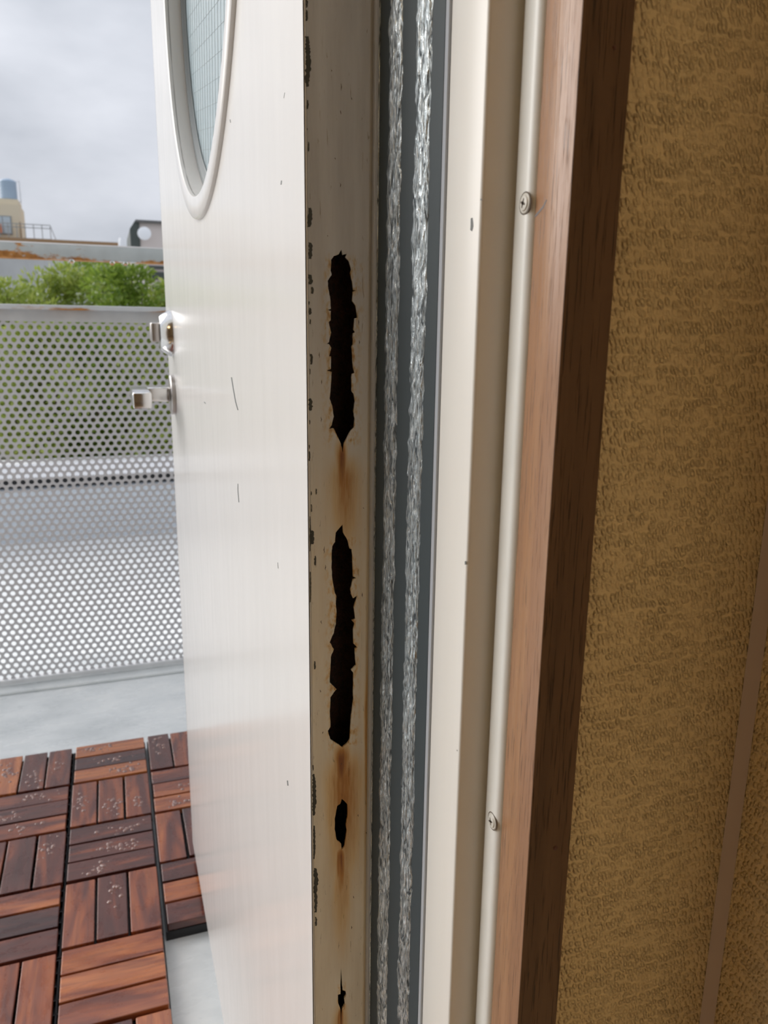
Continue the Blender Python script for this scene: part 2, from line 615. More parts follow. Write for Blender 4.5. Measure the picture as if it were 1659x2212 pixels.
def sheet_with_holes(name, outer, holes, to3d, thick, material, parent):
    """flat sheet in a 2D (u,v) frame with cut-out outlines; to3d maps (u,v,depth) to world"""
    cu = bpy.data.curves.new(name + "_outline", 'CURVE')
    cu.dimensions = '2D'
    cu.fill_mode = 'BOTH'
    cu.extrude = 0.0
    for loop in [outer] + holes:
        sp = cu.splines.new('POLY')
        sp.points.add(len(loop) - 1)
        for p, (u, v) in zip(sp.points, loop):
            p.co = (u * 100, v * 100, 0, 1)
        sp.use_cyclic_u = True
    tmp = bpy.data.objects.new(name + "_outline", cu)
    COL.objects.link(tmp)
    dg = bpy.context.evaluated_depsgraph_get()
    me = bpy.data.meshes.new_from_object(tmp.evaluated_get(dg))
    bpy.data.objects.remove(tmp)
    bpy.data.curves.remove(cu)
    bm = bmesh.new()
    bm.from_mesh(me)
    bmesh.ops.remove_doubles(bm, verts=bm.verts, dist=1e-5)
    ret = bmesh.ops.extrude_face_region(bm, geom=list(bm.faces))
    top = {e for e in ret['geom'] if isinstance(e, bmesh.types.BMVert)}
    for v in bm.verts:
        v.co = to3d(v.co.x / 100, v.co.y / 100, thick if v in top else 0.0)
    bmesh.ops.recalc_face_normals(bm, faces=bm.faces)
    bm.to_mesh(me)
    bm.free()
    me.name = name
    me.materials.clear()
    me.materials.append(material)
    for p in me.polygons:
        p.use_smooth = False
    return link(name, me, parent)


# ------------------------------------------------------------------ key plan positions (metres)
XD, XDO = 0.088, 0.1215          # inner / outer skin of the open door
YF = 1.225                       # free edge of the door
ZB, ZT = 0.022, 2.02             # bottom / top of the door
YW = 0.2465                      # room side of the front wall
XC = 0.2653                      # room side of the right wall
TOPZ = 2.40

# ------------------------------------------------------------------ room shell
b = MB()
b.box(0.172, 0.40, YW, 0.335, -0.1, TOPZ + 0.1)
b.box(-2.75, -0.86, YW, 0.335, -0.1, TOPZ + 0.1)
b.box(-0.86, 0.172, YW, 0.335, 2.12, TOPZ + 0.1)
tag(b.build("wall_front", PAPER), "beige embossed wallpaper on the wall beside the brown wooden door casing", "wall", kind="structure")
b = MB()
b.box(0.172, 3.2, 0.335, 0.43, -1.6, 3.4)
b.box(-3.6, -0.86, 0.335, 0.43, -1.6, 3.4)
b.box(-0.86, 0.172, 0.335, 0.43, 2.12, 3.4)
tag(b.build("wall_exterior", FACADE), "grey rendered outer face of the house wall round the door", "wall", kind="structure")
tag(MB().box(XC, XC + 0.1, -3.1, YW, -0.1, TOPZ + 0.1).build("wall_right", PAPER),
    "embossed brown wallpaper on the side wall beyond the pale corner line", "wall", kind="structure")
tag(MB().box(-2.75, -2.65, -3.1, YW, -0.1, TOPZ + 0.1).build("wall_left", CEILM), "plain cream wall on the far side of the room", "wall", kind="structure")
tag(MB().box(-2.75, XC + 0.1, -3.2, -3.1, -0.1, TOPZ + 0.1).build("wall_back", CEILM), "plain cream wall at the back of the room", "wall", kind="structure")
tag(MB().box(-2.75, XC + 0.1, -3.2, 0.335, TOPZ, TOPZ + 0.1).build("ceiling", CEILM), "plain cream room ceiling", "ceiling", kind="structure")
tag(MB().box(-2.75, XC + 0.1, -3.2, YW, -0.1, 0.0).build("floor", FLOORM), "brown wooden floorboards of the room", "floor", kind="structure")
# caulk bead in the wall corner
b = MB()
b.quad((XC - 0.0048, YW - 0.0002, 0), (XC - 0.0002, YW - 0.0048, 0), (XC, YW, 0))
n = 3
b.quad((XC - 0.0048, YW - 0.0002, TOPZ), (XC, YW, TOPZ), (XC - 0.0002, YW - 0.0048, TOPZ))
b.quad((XC - 0.0048, YW - 0.0002, 0), (XC - 0.0048, YW - 0.0002, TOPZ), (XC - 0.0002, YW - 0.0048, TOPZ), (XC - 0.0002, YW - 0.0048, 0))
tag(b.build("trim_4", CAULK), "thin pale caulk line running down the wallpapered wall corner", "caulk", kind="structure")

# fill lamp added out of view behind the camera to light the room
lampt = thing("fill_lamp", (-1.6, -0.9, TOPZ - 0.10), "unseen round fill lamp added on the ceiling to light the room", "lamp")
LM = Mat("fill_lamp_glass", (0.9, 0.85, 0.75), 0.4)
LM.p.inputs['Emission Color'].default_value = (1.0, 0.71, 0.37, 1)
LM.p.inputs['Emission Strength'].default_value = 9.5
smooth_by_angle(MB().lathe((-1.6, -0.9, TOPZ - 0.02), (0, 0, -1), [(0, 0.20), (0.03, 0.21), (0.06, 0.19), (0.075, 0.12), (0.08, 0.02)], 24).build("fill_lamp_shade", LM.m, lampt))
smooth_by_angle(MB().lathe((-1.6, -0.9, TOPZ), (0, 0, -1), [(0, 0.08), (0.02, 0.08)], 24).build("mount", CEILM, lampt))

# ------------------------------------------------------------------ steel door frame
fr = struct_empty("trim_1", (0.15, 0.32, 0.0), "cream painted steel door frame between the dark rubber strip and the wooden casing", "door frame")
ZFT = 2.06
smooth_by_angle(MB().box(0.137, 0.172, 0.2797, 0.3130, 0.0, ZFT).build("jamb", CREAM, fr, bevel=0.0016, seg=3))
MB().box(0.1362, 0.172, 0.3130, 0.3162, 0.0, ZFT).build("seal_lip", GREYLIP, fr)
MB().box(0.136, 0.172, 0.3162, 0.43, 0.0, ZFT).build("backing", RUBBER, fr)
MB().box(-0.86, 0.172, 0.2797, 0.43, ZFT, 2.12).build("head", CREAM, fr)
MB().box(-0.86, -0.82, 0.2797, 0.43, 0.0, ZFT).build("jamb", CREAM, fr)
MB().box(-0.86, 0.172, YW, 0.45, -0.06, 0.0).build("threshold", GALV, fr)
# dark vinyl guard strip bridging the hinge gap, with two crinkled bands
GA, GB = Vector((0.1360, 0.3163, 0)), Vector((0.1209, 0.3535, 0))
GD = GB - GA
GN = Vector((-GD.y, GD.x, 0)).normalized()
if GN.x > 0:
    GN = -GN


def guard_t(deg):
    """position along the strip that lies at a plan angle seen from the doorway"""
    k = math.tan(math.radians(deg))
    return (k * GA.y - GA.x) / (GD.x - k * GD.y)


mb = MB()
for z in (0.0, ZFT):
    for p in (GA, GB, GB - GN * 0.001, GA - GN * 0.001):
        mb.v.append((p.x, p.y, z))
mb.f = [(0, 1, 2, 3), (7, 6, 5, 4), (0, 4, 5, 1), (1, 5, 6, 2), (2, 6, 7, 3), (3, 7, 4, 0)]
mb.build("rubber_strip", RUBBER, fr)
eg = GA + GD * 0.985
smooth_by_angle(MB().tube((eg.x, eg.y, 0), (eg.x, eg.y, ZFT), 0.0005, n=8).build("strip_edge", CRINKLE, fr))


def crinkle_band(t0, t1, z0, z1, seed):
    ny, dz = 22, 0.0009
    nz = int((z1 - z0) / dz)
    vs_, fs_ = [], []
    for j in range(nz + 1):
        z = z0 + (z1 - z0) * j / nz
        wl = 0.022 * noise.noise(Vector((seed, 0.0, z * 90))) + 0.012 * noise.noise(Vector((seed, 3.0, z * 330)))
        wr = 0.030 * noise.noise(Vector((seed + 9, 0.0, z * 90))) + 0.018 * noise.noise(Vector((seed, 7.0, z * 330)))
        for i in range(ny + 1):
            u = i / ny
            t = t0 + wl + (t1 + wr - t0 - wl) * u
            edge = min(1.0, min(u, 1 - u) * 6)
            q = t * 0.040
            a = noise.noise(Vector((q * 620 + seed, z * 130 + q * 90, seed)))
            c = noise.noise(Vector((q * 1100 + seed + 3, z * 260, seed + 5)))
            r = (1 - abs(a)) ** 2
            hgt = max(0.0, edge * (0.00025 + 0.00042 * r + 0.0002 * c))
            p = GA + GD * t + GN * (hgt + 0.00004)
            vs_.append((p.x, p.y, z))
    for j in range(nz):
        for i in range(ny):
            k = j * (ny + 1) + i
            fs_.append((k, k + 1, k + ny + 2, k + ny + 1))
    mb = MB()
    mb.v, mb.f = vs_, fs_
    o = mb.build("crinkled_band", CRINKLE, fr, smooth=True)
    o["label"] = "crinkled shiny band on the dark rubber strip"
    return o


for (d0, d1, sd) in ((22.45, 21.42, 1.7), (20.50, 19.58, 8.3)):
    crinkle_band(guard_t(d0), guard_t(d1), 0.30, 1.25, sd)
# chips on the jamb face


def jag(poly, k, per=3, sd=0):
    """subdivide a px outline and roughen it"""
    rnd = random.Random(sd)
    out = []
    for i in range(len(poly)):
        a, c = poly[i], poly[(i + 1) % len(poly)]
        for s in range(per):
            t = s / per
            j = k if s else 0.0
            out.append((a[0] + (c[0] - a[0]) * t + rnd.uniform(-j, j), a[1] + (c[1] - a[1]) * t + rnd.uniform(-j, j)))
    return out


def flake(name, pts3, off, material, parent):
    """thin raised flake from a 3D outline, with an offset vector as its thickness"""
    mb = MB()
    n = len(pts3)
    base = [Vector(p) for p in pts3]
    top = [p + Vector(off) for p in base]
    mb.v = [tuple(p) for p in base + top]
    mb.f = [tuple(range(n, 2 * n))] + [(i, (i + 1) % n, n + (i + 1) % n, n + i) for i in range(n)]
    return mb.build(name, material, parent)


for sd, poly in enumerate(([(1017, 472), (1021, 470), (1023, 488), (1020, 500), (1016, 497)], [(1038, 429), (1041, 429), (1041, 433), (1038, 433)],
                           [(1004, 1213), (1007, 1212), (1007, 1219), (1004, 1220)], [(986, 1620), (989, 1620), (988, 1624)])):
    flake("paint_chip", [on_x(*p, 0.13702) for p in jag(poly, 0.5, 2, sd)], (-0.00006, 0, 0), SCR, fr)

# white resin strip with two screws
st = struct_empty("trim_2", (0.152, 0.271, 0.0), "rounded white strip fixed with two screws beside the wooden casing", "strip")
smooth_by_angle(MB().box(0.1493, 0.172, 0.2637, 0.2786, 0.0, ZFT).build("strip_body", STRIP, st, bevel=0.0042, seg=5), 60)
for (py, pz, rot) in ((0.2682, 0.9466, 0.35), (0.2690, 0.6873, 1.2)):
    sc = smooth_by_angle(MB().lathe((0.1495, py, pz), (-1, 0, 0), [(0, 0.0036), (0.0003, 0.0036), (0.0005, 0.0033), (0.0004, 0.0029), (0.0009, 0.0025), (0.0011, 0.0012), (0.0011, 0.0003)], 28).build("screw", SCREW, st))
    ring = MB().lathe((0.1495, py, pz), (-1, 0, 0), [(0.00, 0.0041), (0.00022, 0.0041)], 28)
    ring.build("screw_seat", SLOT, st)
    for a in (rot, rot + math.pi / 2):
        d = Vector((0, math.cos(a), math.sin(a)))
        e = Vector((0, -d.z, d.y))
        c = Vector((0.1495 - 0.00112, py, pz))
        mb = MB()
        mb.quad(c + d * 0.0017 + e * 0.0003, c + e * 0.0006, c - d * 0.0017 + e * 0.0003, c - d * 0.0017 - e * 0.0003, c - e * 0.0006, c + d * 0.0017 - e * 0.0003)
        o = mb.build("cross_slot", SLOT, sc)

# wooden casing
wc = struct_empty("trim_3", (0.161, 0.25, 0.0), "brown stained wooden door casing, pale on its daylit side and dark on its room side", "door casing")
smooth_by_angle(MB().box(0.1512, 0.1709, 0.2409, 0.2636, 0.0, 2.10).build("casing_board", WOOD, wc, bevel=0.0003, seg=2))
MB().box(0.15125, 0.17088, 0.2405, 0.2409, 0.0, 2.10).build("casing_face", SHADEWOOD, wc)["label"] = "room-side face of the casing with shade painted into the wood"
flake("pencil_mark", [on_x(*p, 0.15118) for p in ((1154, 471), (1157, 463), (1172, 446), (1180, 431), (1182, 432), (1174, 449), (1160, 466))], (-0.00004, 0, 0), PENCIL, wc)
for (px, py, r) in ((1200, 1832, 0.0011), (1327, 103, 0.0007)):
    p = on_y(px, py, 0.24045)
    MB().lathe(p, (0, -1, 0), [(0, r), (0.0001, r), (0.0003, r * 0.5)], 14).build("nail_filler", PUTTY, wc)

# ------------------------------------------------------------------ the open door
door = struct_empty("door_1", (XD, YD, ZB), "white painted steel door standing open onto the balcony, rusted through along its hinge edge", "door")
WC, WR = (0.73, 1.26), 0.265     # porthole centre (y, z) and outer radius
RI = 0.245


def circ(r, n=96):
    return [(WC[0] + r * math.cos(2 * math.pi * k / n), WC[1] + r * math.sin(2 * math.pi * k / n)) for k in range(n)]


T = 0.0012
sheet_with_holes("inner_skin", [(YD, ZB), (YF, ZB), (YF, ZT), (YD, ZT)], [circ(RI)], lambda u, v, d: Vector((XD + d, u, v)), T, DOOR, door)
sheet_with_holes("outer_skin", [(YD, ZB), (YF, ZB), (YF, ZT), (YD, ZT)], [circ(RI)], lambda u, v, d: Vector((XDO - d, u, v)), T, DOOR, door)
# hinge edge with the rusted holes
H1 = [(415, 165), (425, 215), (465, 205), (450, 235), (485, 275), (505, 350), (495, 385), (515, 460), (525, 540), (552, 542), (520, 552), (515, 640), (545, 680),
      (562, 790), (535, 800), (525, 900), (540, 925), (522, 935), (520, 1040), (508, 1060), (515, 1130), (522, 1240), (535, 1300), (512, 1310), (508, 1350), (508, 1460), (530, 1500),
      (540, 1560), (525, 1650), (538, 1720), (530, 1800), (500, 1830), (440, 1945), (430, 2000), (428, 2045), (420, 2000), (410, 1950), (345, 1810), (300, 1812), (325, 1780), (345, 1700),
      (330, 1600), (306, 1535), (318, 1400), (325, 1290), (282, 1278), (318, 1262), (318, 1230), (320, 1150), (302, 1145), (322, 1070), (300, 1035), (275, 1035), (300, 1018), (320, 930), (298, 835), (316, 815),
      (318, 730), (285, 722), (318, 712), (310, 600), (295, 530), (288, 455), (325, 400), (315, 360), (320, 260), (345, 225), (390, 210)]
H2 = [(345, 460), (350, 520), (385, 580), (400, 640), (415, 645), (420, 690), (425, 850), (448, 858), (424, 870), (405, 940), (410, 980), (425, 1010), (455, 992), (430, 1080), (440, 1165), (415, 1175), (435, 1200),
      (425, 1250), (428, 1350), (456, 1376), (438, 1386), (440, 1440), (446, 1510), (410, 1545), (427, 1570), (425, 1700), (428, 1760), (410, 1890), (400, 2060), (380, 2095), (345, 2125),
      (310, 2100), (255, 2065), (236, 2000), (255, 1970), (250, 1850), (255, 1750), (300, 1690), (270, 1660), (250, 1640), (255, 1540), (258, 1450), (280, 1390), (250, 1340),
      (280, 1270), (295, 1200), (300, 1100), (295, 1030), (300, 1000), (285, 960), (270, 870), (262, 780), (265, 650), (270, 620), (290, 590), (295, 520)]
H3 = [(355, 455), (375, 470), (400, 500), (400, 600), (388, 660), (395, 700), (380, 800), (375, 830), (355, 850), (350, 805), (315, 775), (300, 690), (300, 610), (320, 510), (345, 490)]
H4 = [(350, 1775), (358, 1900), (362, 1950), (385, 1955), (390, 1985), (375, 2010), (380, 2060), (360, 2090), (350, 2160), (345, 2205), (345, 2100), (328, 2050), (325, 1985), (345, 1980), (345, 1900)]
holes = []
for i, (hp, ox, oy, s) in enumerate(((H1, 640, 500, 4.253), (H2, 640, 1000, 3.456), (H3, 640, 1600, 3.615), (H4, 640, 1600, 3.615))):
    px = jag([(ox + x / s, oy + y / s) for (x, y) in hp], 0.55, 3, i)
    holes.append([(on_y(*p, YD).x, on_y(*p, YD).z) for p in px])
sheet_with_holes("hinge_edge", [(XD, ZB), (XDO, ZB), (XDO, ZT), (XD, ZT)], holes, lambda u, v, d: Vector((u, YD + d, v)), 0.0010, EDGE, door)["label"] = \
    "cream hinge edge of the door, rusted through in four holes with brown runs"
# the rusted hollow behind
b = MB()
b.box(XD + 0.0013, XD + 0.0020, YD + 0.0015, YD + 0.06, ZB + 0.01, ZT - 0.01)
b.box(XDO - 0.0020, XDO - 0.0013, YD + 0.0015, YD + 0.06, ZB + 0.01, ZT - 0.01)
b.box(XD + 0.002, XDO - 0.002, YD + 0.012, YD + 0.014, ZB + 0.01, ZT - 0.01)
b.build("rusted_core", RUST, door)
# curled rust flakes hanging in the openings
rnd = random.Random(3)
for hl in holes:
    zs = [p[1] for p in hl]
    step = max(1, len(hl) // max(4, int((max(zs) - min(zs)) / 0.006)))
    for k in range(0, len(hl), step):
        (x, z) = hl[k]
        cx = sum(p[0] for p in hl) / len(hl)
        d = 1 if cx > x else -1
        w = rnd.uniform(0.0006, 0.0016)
        q = [(x - d * 0.0003, YD + 0.0008, z - w), (x - d * 0.0003, YD + 0.0008, z + w), (x + d * rnd.uniform(0.0003, 0.0011), YD + rnd.uniform(0.0006, 0.004), z + rnd.uniform(-w, w))]
        flake("rust_flake", q, (0, 0.0003, 0), RUST, door)
# other edges
MB().box(XD, XDO, YF - 0.0012, YF, ZB, ZT).build("free_edge", DOOR, door)
MB().box(XD + 0.0012, XDO - 0.0012, YD + 0.0012, YF - 0.0012, ZB, ZB + 0.0012).build("bottom_edge", DOOR, door)
MB().box(XD + 0.0012, XDO - 0.0012, YD + 0.0012, YF - 0.0012, ZT - 0.0012, ZT).build("top_edge", DOOR, door)
# slim rounded bead along the hinge corner
smooth_by_angle(MB().tube((XD + 0.0007, YD + 0.0008, ZB), (XD + 0.0007, YD + 0.0008, ZT), 0.0009, n=14).build("corner_bead", DOOR, door))
smooth_by_angle(MB().tube((XDO - 0.0010, YD + 0.0008, ZB), (XDO - 0.0010, YD + 0.0008, ZT), 0.0011, n=14).build("corner_bead", DOOR, door))
smooth_by_angle(MB().box(0.1194, 0.1213, 0.3530, 0.3569, 0.0, ZFT).build("guard_clip", GREYLIP, fr, bevel=0.0004))

# worn chips along the hinge corner
CH = []
for (s, ox, oy, lst) in (
    (4.425, 320, 0, [(1500, 1527, 0, 75), (1500, 1527, 95, 200), (1490, 1555, 350, 830), (1510, 1532, 955, 1045), (1512, 1520, 1225, 1245), (1520, 1540, 1355, 1445), (1515, 1570, 1990, 2170)]),
    (4.253, 640, 500, [(105, 150, 100, 250), (103, 150, 395, 485), (130, 160, 510, 570), (108, 120, 640, 670), (110, 140, 700, 765), (118, 130, 805, 850), (120, 150, 1125, 1220), (119, 126, 1260, 1310),
                       (103, 150, 1535, 1645), (115, 125, 1730, 1770), (110, 120, 1960, 1995), (108, 125, 2020, 2110)]),
    (3.456, 640, 1000, [(140, 150, 190, 235), (105, 113, 210, 240), (105, 115, 310, 365), (94, 106, 400, 660), (102, 135, 505, 605), (128, 150, 695, 765), (97, 108, 810, 1040), (128, 143, 1480, 1540)]),
    (3.615, 640, 1600, [(122, 135, 190, 230), (118, 155, 260, 585), (128, 147, 665, 925), (128, 170, 995, 1190), (135, 165, 1180, 1340), (140, 160, 1375, 1445)])):
    for (x0, x1, y0, y1) in lst:
        CH.append((ox + x0 / s, ox + x1 / s, oy + y0 / s, oy + y1 / s))
for i, (x0, x1, y0, y1) in enumerate(CH):
    rnd = random.Random(100 + i)
    n = max(3, int((y1 - y0) / 3.2))
    w = x1 - x0
    L, Rr = [], []
    for k in range(n + 1):
        t = k / n
        env = min(1.0, 0.45 + 2.2 * min(t, 1 - t))
        y = y0 + (y1 - y0) * t
        L.append((x0 + rnd.uniform(0, 0.3) * w + 1.0, y))
        Rr.append((x0 + w * (0.35 + 0.65 * env * rnd.uniform(0.5, 1.0)) + 1.2, y + rnd.uniform(-1, 1)))
    flake("paint_chip", [on_y(*p, YD - 0.00008) for p in L + Rr[::-1]], (0, -0.00012, 0), CHIP, door)
# hairline cracks and specks on the hinge edge
rnd = random.Random(11)
CR = [(737, 180, 16), (736, 238, 9), (708, 508, 3), (735, 395, 10), (760, 2000, 7), (764, 1935, 6), (791, 1797, 4), (737, 1648, 4), (783, 1280, 10), (773, 1759, 5), (785, 1096, 3),
      (724, 340, 5), (716, 150, 5), (760, 210, 6), (690, 760, 14), (695, 820, 10), (700, 1180, 16), (703, 1220, 12), (694, 900, 12), (775, 690, 12), (776, 735, 9), (694, 1340, 8), (692, 1490, 6), (697, 1580, 5)]
for (x, y, hgt) in CR:
    pts, up, dn = [], [], []
    for k in range(5):
        t = k / 4
        w = 0.7 * (1 - abs(2 * t - 1)) + 0.15
        xx = x + rnd.uniform(-0.9, 0.9)
        up.append((xx - w, y + hgt * t))
        dn.append((xx + w, y + hgt * t))
    flake("hairline_crack", [on_y(*p, YD - 0.00002) for p in up + dn[::-1]], (0, -0.00004, 0), CRACKED, door)
# scratches on the inner face
for (pts, w) in ([[(500, 815), (504, 840), (509, 868), (514, 886)], 1.2], [[(514, 1045), (514, 1060), (516, 1085)], 0.9], [[(608, 390), (607, 399)], 1.2], [[(621, 1686), (622, 1697)], 1.3],
                 [[(441, 868), (444, 872)], 1.0], [[(600, 1215), (601, 1228)], 0.5], [[(497, 258), (498, 265)], 1.0], [[(615, 200), (613, 212)], 0.5]):
    up = [(x - w, y) for (x, y) in pts]
    dn = [(x + w, y) for (x, y) in pts]
    flake("scratch", [on_x(*p, XD - 0.00002) for p in up + dn[::-1]], (-0.00004, 0, 0), SCR, door)

# porthole: moulding, reveal, bead, glass, wires
win = MB()
n = 96
prof = [(XD, WR), (XD - 0.0026, WR - 0.0006), (XD - 0.0036, WR - 0.0022), (XD - 0.0036, RI + 0.0025), (XD - 0.0028, RI + 0.0004), (XD - 0.001, RI), (XD + 0.0145, RI), (XD + 0.0145, RI - 0.008), (XD + 0.0185, RI - 0.008)]
for (x, r) in prof:
    for k in range(n):
        a = 2 * math.pi * k / n
        win.v.append((x, WC[0] + r * math.cos(a), WC[1] + r * math.sin(a)))
for s in range(len(prof) - 1):
    for k in range(n):
        j = (k + 1) % n
        win.f.append((s * n + k, s * n + j, (s + 1) * n + j, (s + 1) * n + k))
moul = smooth_by_angle(win.build("porthole_moulding", DOOR, door), 40)
moul["label"] = "round white moulding of the porthole window"
bead = MB()
for (x, r) in ((XD + 0.0140, RI - 0.0002), (XD + 0.0140, RI - 0.0085), (XD + 0.0172, RI - 0.0105), (XD + 0.0172, RI - 0.0135), (XD + 0.0186, RI - 0.0135)):
    for k in range(n):
        a = 2 * math.pi * k / n
        bead.v.append((x, WC[0] + r * math.cos(a), WC[1] + r * math.sin(a)))
for s in range(4):
    for k in range(n):
        j = (k + 1) % n
        bead.f.append((s * n + k, s * n + j, (s + 1) * n + j, (s + 1) * n + k))
smooth_by_angle(bead.build("glazing_bead", GROOVE, moul), 40)
gl = MB()
gl.lathe((XD + 0.0186, WC[0], WC[1]), (1, 0, 0), [(0, RI - 0.002), (0.005, RI - 0.002)], 96)
glo = gl.build("glass_pane", GLASS, door)
glo["label"] = "frosted wired glass of the porthole"
for fam in (0, 1):
    for k in range(-13, 14):
        ang = math.radians(10.5 if fam == 0 else 100.5)
        d = Vector((0, math.cos(ang), math.sin(ang)))
        e = Vector((0, -d.z, d.y))
        off = k * 0.0185
        if abs(off) > RI - 0.02:
            continue
        L = math.sqrt((RI - 0.012) ** 2 - off * off)
        c = Vector((XD + 0.0185, WC[0], WC[1])) + e * off
        MB().tube(c - d * L, c + d * L, 0.00017, n=5, caps=False).build("wire", WIRE, glo)

# thumb turn and lever
tt = MB()
c0 = (XD, 1.135, 0.893)
tto = smooth_by_angle(MB().lathe(c0, (-1, 0, 0), [(0, 0.0315), (0.003, 0.0315), (0.0135, 0.0255), (0.0165, 0.023), (0.0165, 0.004)], 40).build("thumb_turn", CHROME, door))
smooth_by_angle(MB().box(XD - 0.029, XD - 0.0160, 1.118, 1.152, 0.881, 0.9075).build("turn_knob", NICKEL, tto, bevel=0.003, seg=3))
lv = smooth_by_angle(MB().lathe((XD, 1.140, 0.808), (-1, 0, 0), [(0, 0.028), (0.005, 0.028), (0.0065, 0.0265), (0.0065, 0.008)], 40).build("lever_rose", NICKEL, door))
smooth_by_angle(MB().box(XD - 0.056, XD - 0.006, 1.130, 1.150, 0.799, 0.819).build("lever_neck", CHROME, lv, bevel=0.003, seg=3))
smooth_by_angle(MB().box(XD - 0.060, XD - 0.036, 1.040, 1.152, 0.7985, 0.8195).build("lever_grip", CHROME, lv, bevel=0.003, seg=3))

# ------------------------------------------------------------------ balcony slab
b = MB()
b.box(-2.2, 1.9, 0.43, 2.24, -0.25, -0.030)
tag(b.build("balcony_slab", CONC), "wet pale grey concrete balcony floor under the deck tiles", "balcony floor", kind="structure")
tag(MB().box(-2.2, 1.9, 2.045, 2.24, -0.0301, -0.022).build("kerb", CONC, bevel=0.003), "low concrete kerb under the perforated balcony panel", "kerb", kind="structure")

# ------------------------------------------------------------------ deck tiles
PITCH = 0.1509
slat_me = None


def slat_mesh():
    mb = MB().box(-0.0712, 0.0712, -0.0228, 0.0228, -0.014, 0.0)
    o = mb.build("slat", SLAT, bevel=0.0016, seg=2)
    me = o.data
    bpy.data.objects.remove(o)
    return me


SLM = slat_mesh()
smb = MB().box(-0.1490, 0.1490, -0.1490, 0.1490, -0.0295, -0.0235)
for gx in range(13):
    u = -0.148 + gx * 0.02466
    smb.box(u - 0.0012, u + 0.0012, -0.148, 0.148, -0.0235, -0.0142)
    smb.box(-0.148, 0.148, u - 0.0012, u + 0.0012, -0.0235, -0.0142)
bo = smb.build("base_grid", BASEM)
BGM = bo.data
bpy.data.objects.remove(bo)

X0, Y0 = 0.028, 1.667
wet_spots = []


def deck_tile(ci, ri, label):
    """ci: tile column (0 = left of x=0.028), ri: tile row from the railing"""
    cx = X0 + (ci - 0.5) * 2 * PITCH + 0.0
    cy = Y0 - (ri + 0.5) * 2 * PITCH
    t = thing("deck_tile", (cx, cy, -0.030), label, "deck tile", "reddish wooden deck tiles on the balcony")
    o = bpy.data.objects.new("base_grid", BGM)
    COL.objects.link(o)
    o.parent = t
    o.location = (0, 0, 0.030)
    rnd = random.Random(ci * 31 + ri * 7 + 500)
    for qi in (0, 1):
        for qr in (0, 1):
            gc = ci * 2 + qi          # quadrant column index; column 1 is [-0.122, 0.028]
            gr = ri * 2 + qr
            horiz = (gc + gr) % 2 == 1      # left-right slats
            qx = (qi - 0.5) * PITCH
            qy = (0.5 - qr) * PITCH
            for k in (-1, 0, 1):
                s = bpy.data.objects.new("slat", SLM)
                COL.objects.link(s)
                s.parent = t
                jx, jy = rnd.uniform(-0.0006, 0.0006), rnd.uniform(-0.0006, 0.0006)
                if horiz:
                    s.location = (qx + jx, qy + k * 0.0495 + jy, 0.030 + rnd.uniform(-0.0006, 0.0006))
                else:
                    s.location = (qx + k * 0.0495 + jx, qy + jy, 0.030 + rnd.uniform(-0.0006, 0.0006))
                    s.rotation_euler = (0, 0, math.pi / 2)
                s.rotation_euler.z += rnd.uniform(-0.004, 0.004) + (math.pi if rnd.random() < 0.5 else 0)
                wet_spots.append((t, cx + s.location.x, cy + s.location.y, horiz, ri, s))
    return t


# column -1 is the pair of quadrant columns left of the first black line
TL = {
    (0, 0): "reddish wooden deck tile in the row nearest the railing, left of the open door",
    (1, 0): "reddish wooden deck tile by the railing, partly hidden by the open white door",
    (0, 1): "reddish wooden deck tile in the second row from the railing, left of the open door",
    (1, 1): "deck tile with an exposed black edge above bare concrete, beside the open door",
    (0, 2): "reddish wooden deck tile beside the bare concrete patch, third row from the railing",
    (0, 3): "reddish wooden deck tile nearest the doorway sill",
    (-1, 0): "wooden deck tile nearest the railing in the column farthest from the door",
    (-1, 1): "wooden deck tile second from the railing in the column farthest from the door",
    (-1, 2): "wooden deck tile third from the railing in the column farthest from the door",
    (-1, 3): "wooden deck tile fourth from the railing in the column farthest from the door",
}
tiles = {}
for (c, r), lab in TL.items():
    tiles[(c, r)] = deck_tile(c, r, lab)

# raindrops standing on some slats, nearest the railing most
def drop_mesh(mb, x, y, z, r, rnd):
    n, i = 8, len(mb.v)
    for (hh, rr) in ((0.0, 1.0), (0.32, 0.8), (0.5, 0.42)):
        for k in range(n):
            a = 2 * math.pi * k / n
            mb.v.append((x + r * rr * math.cos(a), y + r * rr * math.sin(a), z + hh * r))
    mb.v.append((x, y, z + 0.55 * r))
    for s in range(2):
        for k in range(n):
            j = (k + 1) % n
            mb.f.append((i + s * n + k, i + s * n + j, i + (s + 1) * n + j, i + (s + 1) * n + k))
    for k in range(n):
        mb.f.append((i + 2 * n + k, i + 2 * n + (k + 1) % n, i + 3 * n))


rnd = random.Random(21)
for (key, t) in tiles.items():
    mb = MB()
    for (tt_, x, y, horiz, ri, s) in wet_spots:
        if tt_ is not t:
            continue
        prob = (0.75, 0.28, 0.14, 0.1)[ri]
        if rnd.random() > prob:
            continue
        cxx, cyy = rnd.uniform(-0.035, 0.035), rnd.uniform(-0.006, 0.006)
        for k in range(rnd.randint(10, 26)):
            u = max(-0.068, min(0.068, cxx + rnd.gauss(0, 0.018)))
            v = max(-0.019, min(0.019, cyy + rnd.gauss(0, 0.007)))
            dx, dy = (u, v) if horiz else (v, u)
            drop_mesh(mb, x + dx, y + dy, s.location.z - 0.030 - 0.0001, rnd.uniform(0.0014, 0.0046), rnd)
    if mb.v:
        o = mb.build("rain_beads", BEADS, t, smooth=True)
        o["kind"] = "stuff"
        o["label"] = "clear beads of rainwater"

